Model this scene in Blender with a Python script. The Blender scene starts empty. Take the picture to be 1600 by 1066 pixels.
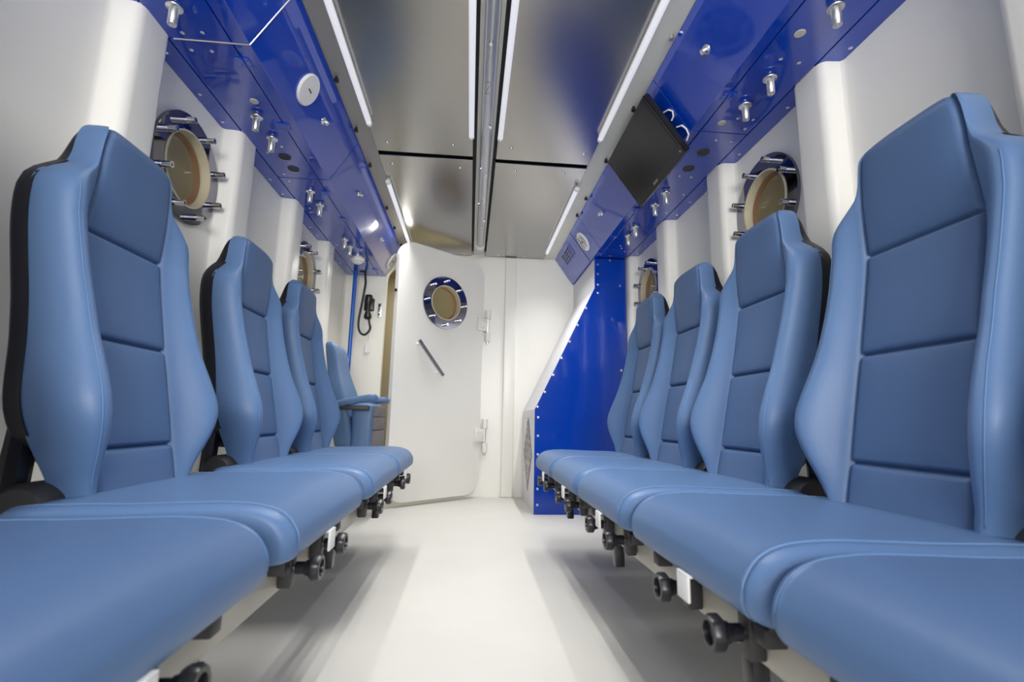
import bpy, bmesh, math
import numpy as np
from mathutils import Vector, Matrix

# ------------------------------------------------------------------ camera, world, exposure
S = bpy.context.scene
COL = S.collection
VY = Vector((733 - 800, 655 - 533, 748)).normalized()          # room's long axis seen from the camera (x right, y down, z forward)
VZ = Vector((890 - 800, -4000 - 533, 748)); VZ = (VZ - VY * VZ.dot(VY)).normalized()
VX = VY.cross(VZ)
right = Vector((VX.x, VY.x, VZ.x)); down = Vector((VX.y, VY.y, VZ.y)); fwd = Vector((VX.z, VY.z, VZ.z))
cam_d = bpy.data.cameras.new('camera'); cam = bpy.data.objects.new('camera', cam_d); COL.objects.link(cam)
m = Matrix.Identity(4)
for i in range(3):
    m[i][0] = right[i]; m[i][1] = -down[i]; m[i][2] = -fwd[i]
m[0][3], m[1][3], m[2][3] = 0.0, 0.0, 0.6
cam.matrix_world = m
cam_d.sensor_width = 36; cam_d.lens = 36 * 748 / 1600; cam_d.clip_start = 0.02
cam_d.dof.use_dof = True; cam_d.dof.focus_distance = 2.0; cam_d.dof.aperture_fstop = 4.0
S.camera = cam
W = bpy.data.worlds.new('world'); S.world = W; W.use_nodes = True
W.node_tree.nodes['Background'].inputs[0].default_value = (0.5, 0.52, 0.6, 1)
W.node_tree.nodes['Background'].inputs[1].default_value = 0.05
S.view_settings.view_transform = 'Standard'; S.view_settings.look = 'None'
S.view_settings.gamma = 1.0; S.view_settings.use_curve_mapping = False
S.view_settings.exposure = 0.24
TUBE_STRENGTH = 0.50
TUBE_WATTS = 4.2
ed = bpy.data.lights.new('camera_side_fill', 'AREA'); ed.shape = 'RECTANGLE'; ed.size = 1.5; ed.size_y = 1.0; ed.energy = 86; ed.color = (1.0, .98, .95)
eo = bpy.data.objects.new('camera_side_fill', ed); COL.objects.link(eo); eo.location = (.05, -2.4, 1.30)
eo.rotation_euler = (math.radians(88), 0, 0)                 # added soft fill behind the camera, in place of a camera-side flash

# ------------------------------------------------------------------ materials
def mat(name, col, rough=0.5, metal=0.0, spec=0.5, coat=0.0, noise=0.0, nscale=30.0, bump=0.0, bscale=200.0, emit=None, estr=0.0, aniso=0.0, stretch=None, trans=0.0, ior=1.45):
    M = bpy.data.materials.new(name); M.use_nodes = True
    nt = M.node_tree; b = nt.nodes['Principled BSDF']
    b.inputs['Base Color'].default_value = (*col, 1); b.inputs['Roughness'].default_value = rough
    b.inputs['Metallic'].default_value = metal; b.inputs['Specular IOR Level'].default_value = spec
    b.inputs['Coat Weight'].default_value = coat; b.inputs['Coat Roughness'].default_value = 0.04
    b.inputs['Transmission Weight'].default_value = trans; b.inputs['IOR'].default_value = ior
    if aniso: b.inputs['Anisotropic'].default_value = aniso
    if emit:
        b.inputs['Emission Color'].default_value = (*emit, 1); b.inputs['Emission Strength'].default_value = estr
    if noise or bump:
        tc = nt.nodes.new('ShaderNodeTexCoord'); mp = nt.nodes.new('ShaderNodeMapping')
        nt.links.new(tc.outputs['Object'], mp.inputs['Vector'])
        if stretch: mp.inputs['Scale'].default_value = stretch
    if noise:
        n = nt.nodes.new('ShaderNodeTexNoise'); n.inputs['Scale'].default_value = nscale; n.inputs['Detail'].default_value = 4
        nt.links.new(mp.outputs[0], n.inputs['Vector'])
        r = nt.nodes.new('ShaderNodeMapRange'); r.inputs[3].default_value = 1 - noise; r.inputs[4].default_value = 1 + noise
        nt.links.new(n.outputs['Fac'], r.inputs[0])
        x = nt.nodes.new('ShaderNodeMix'); x.data_type = 'RGBA'; x.blend_type = 'MULTIPLY'; x.inputs[0].default_value = 1
        x.inputs[6].default_value = (*col, 1); nt.links.new(r.outputs[0], x.inputs[7]); nt.links.new(x.outputs[2], b.inputs['Base Color'])
    if bump:
        n2 = nt.nodes.new('ShaderNodeTexNoise'); n2.inputs['Scale'].default_value = bscale; n2.inputs['Detail'].default_value = 3
        nt.links.new(mp.outputs[0], n2.inputs['Vector'])
        bp = nt.nodes.new('ShaderNodeBump'); bp.inputs['Strength'].default_value = bump; bp.inputs['Distance'].default_value = 0.002
        nt.links.new(n2.outputs['Fac'], bp.inputs['Height']); nt.links.new(bp.outputs[0], b.inputs['Normal'])
    return M

WHITE = mat('cream_wall_paint', (0.86, 0.85, 0.79), 0.30, spec=0.5, noise=0.03, nscale=3, bump=0.10, bscale=7)
CEILW = mat('cream_ceiling_paint', (0.74, 0.73, 0.66), 0.4)
FLOORM = mat('off_white_floor', (0.60, 0.59, 0.55), 0.45, spec=0.3, noise=0.06, nscale=4, bump=0.05, bscale=60)
DOORM = mat('cream_door_paint', (0.80, 0.79, 0.74), 0.35, noise=0.015, nscale=5)
STEEL = mat('brushed_stainless', (0.42, 0.41, 0.40), 0.22, 1.0, noise=0.05, nscale=6, bump=0.04, bscale=40, stretch=(60, 0.6, 1))
STRIP = mat('strip_shade_and_bar_grey', (0.42, 0.40, 0.37), 0.5, 0.6)  # grey carries the shade on the left ceiling strip; also colours vent bars
DARKGAP = mat('dark_gap', (0.05, 0.05, 0.055), 0.7)
BLUE = mat('gloss_blue_paint', (0.0005, 0.050, 0.46), 0.25, spec=0.2, coat=1.0, noise=0.03, nscale=5)
BLUE.node_tree.nodes['Principled BSDF'].inputs['Coat IOR'].default_value = 1.65
BLUEC = mat('gloss_blue_cabinet', (0.0005, 0.045, 0.42), 0.12, spec=0.5, coat=0.3, bump=0.35, bscale=7)
CHROME = mat('chrome', (0.80, 0.80, 0.80), 0.12, 1.0)
FLANGE = mat('polished_dark_chrome', (0.24, 0.24, 0.28), 0.06, 1.0)
ALU = mat('aluminium', (0.72, 0.72, 0.72), 0.3, 1.0, noise=0.08, nscale=40)
GALV = mat('galvanised_pipe', (0.55, 0.56, 0.58), 0.38, 1.0, noise=0.15, nscale=25, stretch=(1, 0.2, 1))
LEATHER = mat('blue_leatherette', (0.100, 0.181, 0.340), 0.42, spec=0.4, noise=0.03, nscale=12, bump=0.12, bscale=420)
LEATHER2 = mat('blue_leatherette_insert', (0.080, 0.144, 0.280), 0.48, spec=0.35, noise=0.03, nscale=12, bump=0.12, bscale=420)
STITCH = mat('pale_blue_thread', (0.15, 0.28, 0.50), 0.6)
TAUPE = mat('taupe_upholstery', (0.17, 0.155, 0.16), 0.7, bump=0.2, bscale=300)
SHELL = mat('black_plastic_shell', (0.010, 0.010, 0.016), 0.5, bump=0.1, bscale=300)
BLACK = mat('black_plastic', (0.012, 0.012, 0.015), 0.3)
BRACKET = mat('dark_grey_steel', (0.05, 0.048, 0.05), 0.5, 0.3)
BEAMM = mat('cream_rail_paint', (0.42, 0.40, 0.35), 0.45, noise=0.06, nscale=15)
WPLAST = mat('white_plastic', (0.82, 0.82, 0.80), 0.4)
GREYSLOT = mat('grey_slot', (0.12, 0.12, 0.12), 0.6)
CAPM = mat('beige_cap', (0.55, 0.52, 0.46), 0.5)
TANM = mat('tan_cover', (0.42, 0.36, 0.21), 0.55, noise=0.03, nscale=4)
TANRIM = mat('cream_sleeve', (0.62, 0.56, 0.40), 0.35)
COPPER = mat('copper_gasket', (0.50, 0.27, 0.15), 0.5)
GLASS = mat('window_glass', (1.0, 0.98, 0.92), 0.02, trans=1.0, ior=1.2, spec=0.3)
SCREEN = mat('dark_screen', (0.010, 0.010, 0.014), 0.22, spec=0.5)
BEZEL = mat('black_bezel', (0.012, 0.012, 0.014), 0.25)
POLE = mat('blue_pole_paint', (0.005, 0.10, 0.50), 0.2, coat=0.3)
TUBEM = mat('lit_tube', (0.45, 0.45, 0.48), 0.4, emit=(0.93, 0.94, 1.0), estr=TUBE_STRENGTH)
SAND = mat('sand_wall', (0.47, 0.42, 0.28), 0.6, noise=0.03, nscale=3)
CABW = mat('pale_grey_cabinet_side', (0.62, 0.62, 0.66), 0.3)
GREYTXT = mat('grey_print', (0.25, 0.25, 0.26), 0.6)

# ------------------------------------------------------------------ helpers
def newobj(name, me, parent=None, smooth=False):
    o = bpy.data.objects.new(name, me); COL.objects.link(o)
    if parent: o.parent = parent
    return o
def build(name, bm, material, parent=None, smooth=None, auto=None):
    me = bpy.data.meshes.new(name)
    bmesh.ops.recalc_face_normals(bm, faces=bm.faces[:])
    if smooth:
        for f in bm.faces: f.smooth = True
    if auto is not None:
        for f in bm.faces: f.smooth = True
        for e in bm.edges:
            if len(e.link_faces) == 2 and e.calc_face_angle(0) > math.radians(auto): e.smooth = False
    bm.to_mesh(me); bm.free(); me.materials.append(material)
    return newobj(name, me, parent)
def tag(o, label=None, cat=None, group=None, kind=None):
    if label: o['label'] = label
    if cat: o['category'] = cat
    if group: o['group'] = group
    if kind: o['kind'] = kind
    return o
def empty(name, loc=(0, 0, 0), rz=0.0, parent=None):
    o = bpy.data.objects.new(name, None); COL.objects.link(o); o.location = loc; o.rotation_euler = (0, 0, rz)
    o.empty_display_size = 0.05
    if parent: o.parent = parent
    return o
def inst(name, me, parent, loc=(0, 0, 0), rot=None, label=None):
    o = newobj(name, me, parent); o.location = loc
    if rot is not None: o.rotation_euler = rot
    if label: o['label'] = label
    return o
def B(): return bmesh.new()
def box(bm, x0, x1, y0, y1, z0, z1, bev=0.0, seg=2):
    r = bmesh.ops.create_cube(bm, size=1.0)
    vs = r['verts']
    for v in vs:
        v.co = Vector(((x0 + x1) / 2 + v.co.x * (x1 - x0), (y0 + y1) / 2 + v.co.y * (y1 - y0), (z0 + z1) / 2 + v.co.z * (z1 - z0)))
    if bev:
        es = list({e for v in vs for e in v.link_edges})
        bmesh.ops.bevel(bm, geom=es, offset=bev, segments=seg, profile=0.5, affect='EDGES')
    return bm
def frame_of(d):
    d = Vector(d).normalized(); a = Vector((0, 0, 1)) if abs(d.z) < 0.9 else Vector((1, 0, 0))
    u = d.cross(a).normalized(); v = d.cross(u).normalized(); return d, u, v
def lathe(bm, p0, d, prof, seg=20):
    """prof: list of (distance along d, radius)."""
    p0 = Vector(p0); d, u, v = frame_of(d); rings = []
    for (t, r) in prof:
        if r <= 1e-6: rings.append([bm.verts.new(p0 + d * t)])
        else: rings.append([bm.verts.new(p0 + d * t + (u * math.cos(2 * math.pi * k / seg) + v * math.sin(2 * math.pi * k / seg)) * r) for k in range(seg)])
    for a, b in zip(rings, rings[1:]):
        for k in range(seg):
            k2 = (k + 1) % seg
            if len(a) == 1 and len(b) == 1: continue
            if len(a) == 1: bm.faces.new((a[0], b[k], b[k2]))
            elif len(b) == 1: bm.faces.new((a[k], b[0], a[k2]))
            else: bm.faces.new((a[k], b[k], b[k2], a[k2]))
    return bm
def cyl(bm, p0, p1, r, seg=16):
    p0 = Vector(p0); p1 = Vector(p1); L = (p1 - p0).length
    return lathe(bm, p0, p1 - p0, [(0, 0), (0, r), (L, r), (L, 0)], seg)
def sweep(bm, pts, r, seg=8, caps=True):
    pts = [Vector(p) for p in pts]; rings = []; u = None
    for i, p in enumerate(pts):
        d = (pts[min(i + 1, len(pts) - 1)] - pts[max(i - 1, 0)]).normalized()
        if u is None: _, u, v = frame_of(d)
        else:
            u = (u - d * u.dot(d)).normalized(); v = d.cross(u)
        rr = r[i] if isinstance(r, (list, tuple)) else r
        rings.append([bm.verts.new(p + (u * math.cos(2 * math.pi * k / seg) + v * math.sin(2 * math.pi * k / seg)) * rr) for k in range(seg)])
    for a, b in zip(rings, rings[1:]):
        for k in range(seg): bm.faces.new((a[k], a[(k + 1) % seg], b[(k + 1) % seg], b[k]))
    if caps: bm.faces.new(rings[0]); bm.faces.new(rings[-1])
    return bm
def circ(cx, cy, r, n=40): return [(cx + r * math.cos(2 * math.pi * k / n), cy + r * math.sin(2 * math.pi * k / n)) for k in range(n)]
def rrect(x0, x1, y0, y1, r, n=8):
    out = []
    for (cx, cy, a0) in ((x1 - r, y1 - r, 0), (x0 + r, y1 - r, 90), (x0 + r, y0 + r, 180), (x1 - r, y0 + r, 270)):
        for k in range(n + 1):
            a = math.radians(a0 + 90 * k / n); out.append((cx + r * math.cos(a), cy + r * math.sin(a)))
    return out
def plate(bm, loops, fn, t0, t1):
    """flat plate with holes: loops of (a, b) points; fn(a, b, t) -> point; thickness t0..t1."""
    def cap(t):
        es = []
        for lp in loops:
            vs = [bm.verts.new(fn(a, b, t)) for a, b in lp]
            es += [bm.edges.new((vs[i], vs[(i + 1) % len(vs)])) for i in range(len(vs))]
            rings.append(vs)
        bmesh.ops.triangle_fill(bm, edges=es, use_beauty=True, use_dissolve=False)
    rings = []
    cap(t0); n = len(rings); cap(t1)
    for i in range(n):
        a, b = rings[i], rings[n + i]
        for k in range(len(a)):
            k2 = (k + 1) % len(a); bm.faces.new((a[k], a[k2], b[k2], b[k]))
    return bm
def smooth_interp(xs, ys, q, sig=0.008):
    g = np.linspace(xs[0], xs[-1], 600); f = np.interp(g, xs, ys); dx = g[1] - g[0]
    k = np.arange(-60, 61); w = np.exp(-(k * dx / sig) ** 2 / 2); w /= w.sum()
    f = np.convolve(np.pad(f, 60, mode='edge'), w, 'valid'); return np.interp(q, g, f)

# ------------------------------------------------------------------ room shell
XL, XLC, XR, XRC = -1.042, -0.965, 1.148, 1.078        # recess / rib faces of the pressed side walls
YB, YF, ZT = 3.90, -2.6, 2.02
bm = B(); box(bm, -1.25, 1.35, YF - 0.1, YB + 0.05, -0.08, 0.0)
floor = tag(build('floor', bm, FLOORM), kind='structure')
bm = B(); box(bm, -1.25, 1.35, YF - 0.1, YB + 0.05, ZT, ZT + 0.06)
ceiling = tag(build('ceiling', bm, CEILW), kind='structure')
RIBS = [-2.455, -1.835, -1.215, -0.595, 0.025, 0.645, 1.265, 1.885, 2.505, 3.125]
PORT_Y = [1.690, 2.935]
PORT_Z = 1.462
def side_wall(name, sgn, xr, xc):
    bm = B()
    def prof_strip(prof):
        a = [bm.verts.new((x, y, 0)) for x, y in prof]; b = [bm.verts.new((x, y, ZT)) for x, y in prof]
        for i in range(len(a) - 1): bm.faces.new((a[i], a[i + 1], b[i + 1], b[i]))
    edges = []
    d = xc - xr
    for r in RIBS:
        y0, y1 = r, r + 0.155
        pts = [(xr, y0 - 0.012), (xr + d * 0.04, y0 - 0.003), (xr + d * 0.12, y0 + 0.002)]
        for k in range(7):
            a = math.pi / 2 * k / 6
            pts.append((xc - d * 0.35 * (1 - math.sin(a)), y0 + 0.006 + 0.030 * (1 - math.cos(a))))
        for k in range(7):
            a = math.pi / 2 * k / 6
            pts.append((xc - d * 0.35 * (1 - math.cos(a)), y1 - 0.030 + 0.024 * math.sin(a)))
        pts += [(xr + d * 0.12, y1 - 0.002), (xr + d * 0.04, y1 + 0.003), (xr, y1 + 0.012)]
        prof_strip(pts); edges.append((y0 - 0.012, y1 + 0.012))
    bays = [(YF - 0.1, edges[0][0])] + [(edges[i][1], edges[i + 1][0]) for i in range(len(edges) - 1)] + [(edges[-1][1], YB + 0.05)]
    for (a, b) in bays:
        loops = [[(a, 0), (b, 0), (b, ZT), (a, ZT)]]
        for py in PORT_Y:
            if a < py < b: loops.append(circ(py, PORT_Z, 0.150, 48))
        es = []
        for lp in loops:
            vs = [bm.verts.new((xr, y, z)) for y, z in lp]; es += [bm.edges.new((vs[i], vs[(i + 1) % len(vs)])) for i in range(len(vs))]
        bmesh.ops.triangle_fill(bm, edges=es, use_beauty=True)
    bmesh.ops.remove_doubles(bm, verts=bm.verts[:], dist=0.0005)
    # outer skin so the wall has thickness
    xo = xr - sgn * 0.14
    loops = [[(YF - 0.1, 0), (YB + 0.05, 0), (YB + 0.05, ZT), (YF - 0.1, ZT)]]
    vs = [bm.verts.new((xo, y, z)) for y, z in loops[0]]; bm.faces.new(vs)
    return tag(build(name, bm, WHITE, auto=35), kind='structure')
wall_l = side_wall('wall_left', 1, XL, XLC)
wall_r = side_wall('wall_right', -1, XR, XRC)
# back wall with a door opening
bm = B()
DO = rrect(-0.715, 0.035, 0.065, 1.86, 0.14, 8)
plate(bm, [[(-1.2, 0), (1.3, 0), (1.3, ZT), (-1.2, ZT)], DO], lambda a, b, t: (a, YB + t, b), 0.0, 0.05)
wall_b = tag(build('wall_back', bm, WHITE, auto=35), kind='structure')
bm = B(); box(bm, -1.2, 1.3, YF - 0.1, YF, 0, ZT)
tag(build('wall_front', bm, WHITE), kind='structure')
bm = B(); box(bm, 0.262, 0.357, YB - 0.030, YB + 0.004, 0.0, 1.955, 0.010, 3)
tag(build('trim_1', bm, WHITE, auto=40), kind='structure', label='cream vertical rib standing proud of the end wall')
# small lobby seen through the gap beside the open door
bm = B()
for q in (((-1.1, YB + .05), (-1.1, 4.75)), ((-1.1, 4.75), (0.6, 4.75)), ((0.6, 4.75), (0.6, YB + .05))):
    (x0, y0), (x1, y1) = q
    bm.faces.new([bm.verts.new(p) for p in ((x0, y0, 0), (x1, y1, 0), (x1, y1, ZT), (x0, y0, ZT))])
bm.faces.new([bm.verts.new(p) for p in ((-1.1, YB + .05, 0), (0.6, YB + .05, 0), (0.6, 4.75, 0), (-1.1, 4.75, 0))])
bm.faces.new([bm.verts.new(p) for p in ((-1.1, YB + .05, ZT), (0.6, YB + .05, ZT), (0.6, 4.75, ZT), (-1.1, 4.75, ZT))])
tag(build('wall_lobby', bm, SAND), kind='structure', label='sand coloured lobby seen through the gap beside the open door')

ll = bpy.data.lights.new('lobby_fill', 'AREA'); ll.shape = 'DISK'; ll.size = .25; ll.energy = 6; ll.color = (1, .96, .88)  # unseen fill light added to brighten the sand walls beyond the door
lo = bpy.data.objects.new('lobby_fill', ll); COL.objects.link(lo); lo.location = (-.3, 4.4, ZT - .02)
# ------------------------------------------------------------------ ceiling panels, strips
screw_bm = B(); lathe(screw_bm, (0, 0, 0), (0, 0, -1), [(0, 0.0085), (0.002, 0.0085), (0.005, 0.006), (0.0062, 0)], 12)
SCREW = bpy.data.meshes.new('screw')
for f in screw_bm.faces: f.smooth = True
screw_bm.to_mesh(SCREW); screw_bm.free(); SCREW.materials.append(CHROME)
def ceil_panel(x0, x1, y0, y1, screws):
    bm = B(); box(bm, x0, x1, y0, y1, 1.960, 1.972, 0.002, 1)
    for (a, b) in ((y0, y0 + 0.004), (y1 - 0.004, y1)): box(bm, x0, x1, a, b, 1.966, 1.992)
    for (a, b) in ((x0, x0 + 0.004), (x1 - 0.004, x1)): box(bm, a, b, y0, y1, 1.966, 1.992)
    p = build('ceiling_panel', bm, STEEL, ceiling)
    for (sx, sy) in screws: inst('screw', SCREW, p, (sx, sy, 1.960))
ceil_panel(-0.520, -0.026, -1.45, 2.335, [(-.455, 2.25), (-.126, 2.235), (-.455, .9), (-.126, .9)])
ceil_panel(-0.520, -0.026, 2.372, 3.875, [(-.462, 2.455), (-.095, 2.455), (-.089, 3.84), (-.45, 3.84)])
ceil_panel(0.094, 0.594, -1.45, 2.345, [(.167, 2.23), (.543, 2.24), (.167, .9), (.543, .9)])
ceil_panel(0.094, 0.594, 2.382, 3.875, [(.208, 2.45), (.476, 2.447), (.2, 3.84), (.42, 3.84)])
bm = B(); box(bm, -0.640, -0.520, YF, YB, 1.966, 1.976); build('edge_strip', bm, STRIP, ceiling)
bm = B(); box(bm, 0.594, 0.730, YF, YB, 1.966, 1.976); build('edge_strip', bm, CEILW, ceiling)
bm = B(); box(bm, -0.60, 0.68, YF, YB - 0.02, 2.000, 2.012); build('ceiling_backing', bm, DARKGAP, ceiling)
bm = B(); box(bm, -0.008, 0.078, YF, YB, 1.978, 1.998); build('centre_strip', bm, CEILW, ceiling)

# ------------------------------------------------------------------ side windows (portholes) and the door
def porthole_parts(par, fn, dirn, R=0.195, r=0.130, nb=8, a0=22.5, depth=0.042, bolt_len=0.040, back=True, bs=1.0):
    """fn(a, b, t): a, b in the wall plane, t towards the room."""
    bm = B(); plate(bm, [circ(0, 0, R, 56), circ(0, 0, r + 0.004, 56)], fn, 0.0, 0.012)
    build('flange', bm, FLANGE, par, auto=30)
    def ring(name, m_, r0, r1, t0, t1):
        b2 = B(); plate(b2, [circ(0, 0, r0, 56), circ(0, 0, r1, 56)], fn, t0, t1); return build(name, b2, m_, par, auto=30)
    ring('sleeve', TANRIM, r + 0.006, r, -depth * 0.55, 0.016)
    ring('gasket', COPPER, r + 0.004, r - 0.006, -depth, -depth * 0.55)
    bm = B(); plate(bm, [circ(0, 0, r + 0.003, 48)], fn, -depth * 0.52, -depth * 0.40); build('glass', bm, GLASS, par)
    bm = B(); plate(bm, [circ(0, 0, r + 0.006, 48)], fn, -depth - 0.012, -depth); build('outer_cover', bm, TANM, par)
    rb = (R + r) / 2 + 0.004
    for k in range(nb):
        a = math.radians(a0 + 360 / nb * k)
        p = Vector(fn(rb * math.cos(a), rb * math.sin(a), 0.011)); q = Vector(fn(rb * math.cos(a), rb * math.sin(a), 0.012 + bolt_len))
        bm = B(); L = (q - p).length
        lathe(bm, p, q - p, [(0, 0.0115 * bs), (L * .30, 0.0115 * bs), (L * .30, 0.0108 * bs), (L, 0.0112 * bs), (L, 0.0055 * bs), (L - 0.008, 0.005 * bs), (L - 0.008, 0)], 14)
        build('bolt', bm, CHROME, par, auto=30)
wn = 1
for (side, x, s) in (('left', XL, 1), ('right', XR, -1)):
    for i, py in enumerate(PORT_Y):
        w = empty('window_%d' % wn, (x, py, PORT_Z)); wn += 1
        tag(w, 'bolted round porthole in the %s wall, %s' % (side, 'nearer the camera' if i == 0 else 'farther, by the end wall'), kind='structure')
        porthole_parts(w, lambda a, b, t, s=s: (s * t, a, b), s)
# door, swung open towards the room about its hinges on the right
HX, HY = 0.087, 3.865
FXX, FYY = -0.535, 3.362
ang = math.atan2(HY - FYY, HX - FXX)                    # local +a runs from the free edge to the hinge edge
DW = math.hypot(HX - FXX, HY - FYY)
door = empty('door_1', (FXX, FYY, 0), ang)
tag(door, 'white steel door with round porthole standing ajar', kind='structure')
dl = rrect(0, DW, 0.030, 1.885, 0.13, 10)
pa, pz = 0.415, 1.478
bm = B(); plate(bm, [dl, circ(pa, pz, 0.145, 48)], lambda a, b, t: (a, t, b), 0.0, 0.045)
bmesh.ops.bevel(bm, geom=[e for e in bm.edges if e.calc_face_angle(0) > 1.2 and (min(abs(v.co.y) for v in e.verts) < 1e-5) and max(abs(v.co.y) for v in e.verts) < 1e-5], offset=0.004, segments=2, affect='EDGES')
build('door_leaf', bm, DOORM, door, auto=35)
pt = empty('porthole', (pa, 0, pz), 0, door)
porthole_parts(pt, lambda a, b, t: (a, -t, b), -1, R=0.205, r=0.130, bolt_len=0.030, a0=0, depth=0.05)
hd = B()
p0, p1 = Vector((0.165, -0.055, 1.150)), Vector((0.385, -0.055, 0.915))
sweep(hd, [p0, p0.lerp(p1, .5), p1], 0.0125, 14)
hnd = build('handle', hd, FLANGE, door, auto=40)
for f_ in (0.08, 0.90):
    q = p0.lerp(p1, f_); b2 = B(); cyl(b2, q, q + Vector((0, 0.056, 0)), 0.010, 12); build('standoff', b2, WPLAST, hnd, auto=40)
for hz in (1.365, 0.478):
    h = empty('hinge', (DW + .022, 0, hz), 0, door)
    b2 = B(); box(b2, -0.085, 0.012, -0.022, 0.0, -0.055, 0.050, 0.003); build('leaf_plate', b2, DOORM, h, auto=40)
    for dz in (0.088, -0.098):
        b2 = B(); cyl(b2, (0.020, -0.012, dz - 0.036), (0.020, -0.012, dz + 0.036), 0.024, 18); build('knuckle', b2, DOORM, h, auto=40)
        b2 = B(); box(b2, 0.02, 0.085, -0.008, 0.012, dz - 0.036, dz + 0.030, 0.003); build('frame_plate', b2, DOORM, h, auto=40)
        for e_ in (-0.018, 0.014):
            b2 = B(); lathe(b2, (0.066, -0.008, dz + e_), (0, -1, 0), [(0, .008), (.005, .007), (.006, 0)], 10); build('screw', b2, DOORM, h, smooth=True)
    b2 = B(); cyl(b2, (0.020, -0.012, -0.155), (0.020, -0.012, 0.11), 0.010, 12); build('pin', b2, ALU, h, auto=40)
    for (ax, az) in ((-.06, .025), (-.035, .025), (-.06, -.03), (-.035, -.03)):
        b2 = B(); lathe(b2, (ax, -0.022, az), (0, -1, 0), [(0, .008), (.005, .007), (.006, 0)], 10); build('screw', b2, DOORM, h, smooth=True)
b2 = B(); lathe(b2, (0.0, 0.022, 1.50), (-1, 0, 0), [(0, .012), (.010, .011), (.012, 0)], 12); build('strike_button', b2, BLACK, door)

# ------------------------------------------------------------------ overhead blue lockers on both sides
nz = B(); lathe(nz, (0, 0, 0), (0, 0, -1), [(0, .010), (.010, .010), (.010, .022), (.016, .022), (.018, .019), (.018, .0120), (.068, .0120), (.070, .0112), (.070, .0085), (.052, .008), (.052, 0)], 24)
NOZ = bpy.data.meshes.new('nozzle')
for f in nz.faces: f.smooth = True
for e in nz.edges:
    if len(e.link_faces) == 2 and e.calc_face_angle(0) > .6: e.smooth = False
nz.to_mesh(NOZ); nz.free(); NOZ.materials.append(ALU)
rv = B(); lathe(rv, (0, 0, 0), (0, 0, -1), [(0, .0062), (.0015, .0062), (.0035, .0035), (.0035, .002), (.0025, 0)], 10)
RIV = bpy.data.meshes.new('rivet'); rv.to_mesh(RIV); rv.free(); RIV.materials.append(ALU)
rv = B(); lathe(rv, (0, 0, 0), (0, 0, -1), [(0, .0155), (.002, .0155), (.003, .013), (.003, 0)], 20)
CAP = bpy.data.meshes.new('cap'); rv.to_mesh(CAP); rv.free(); CAP.materials.append(CAPM)
rv = B(); lathe(rv, (0, 0, 0), (0, 0, -1), [(0, .026), (.003, .026), (.003, .0225), (-.0, .0225), (.0005, 0)], 28)
GROM = bpy.data.meshes.new('vent_hole'); rv.to_mesh(GROM); rv.free(); GROM.materials.append(DARKGAP)
hb = B()
box(hb, -0.022, 0.022, -0.022, 0.022, -0.003, 0.0); cyl(hb, (0, -0.024, -0.004), (0, 0.024, -0.004), 0.005, 10)
for (a, b) in ((-.015, -.013), (-.015, .013), (.015, -.013), (.015, .013)): lathe(hb, (a, b, -.003), (0, 0, -1), [(0, .004), (.002, .003), (.0025, 0)], 8)
HNG = bpy.data.meshes.new('hinge'); hb.to_mesh(HNG); hb.free(); HNG.materials.append(BLUE)
lk = B(); lathe(lk, (0, 0, 0), (0, 0, 1), [(0, .017), (.003, .017), (.003, .011), (.022, .010), (.024, .008), (.024, .004), (.018, .003), (.018, 0)], 18)
LOCK = bpy.data.meshes.new('lock')
for f in lk.faces: f.smooth = True
for e in lk.edges:
    if len(e.link_faces) == 2 and e.calc_face_angle(0) > .6: e.smooth = False
lk.to_mesh(LOCK); lk.free(); LOCK.materials.append(CHROME)
eb = B(); lathe(eb, (0, 0, 0), (0, 0, -1), [(0, .006), (.012, .006), (.012, .010), (.022, .010), (.022, 0)], 10)
EBOLT = bpy.data.meshes.new('edge_bolt'); eb.to_mesh(EBOLT); eb.free(); EBOLT.materials.append(BLACK)
EBOLTS = EBOLT.copy(); EBOLTS.materials[0] = ALU
ZV = 1.75
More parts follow.
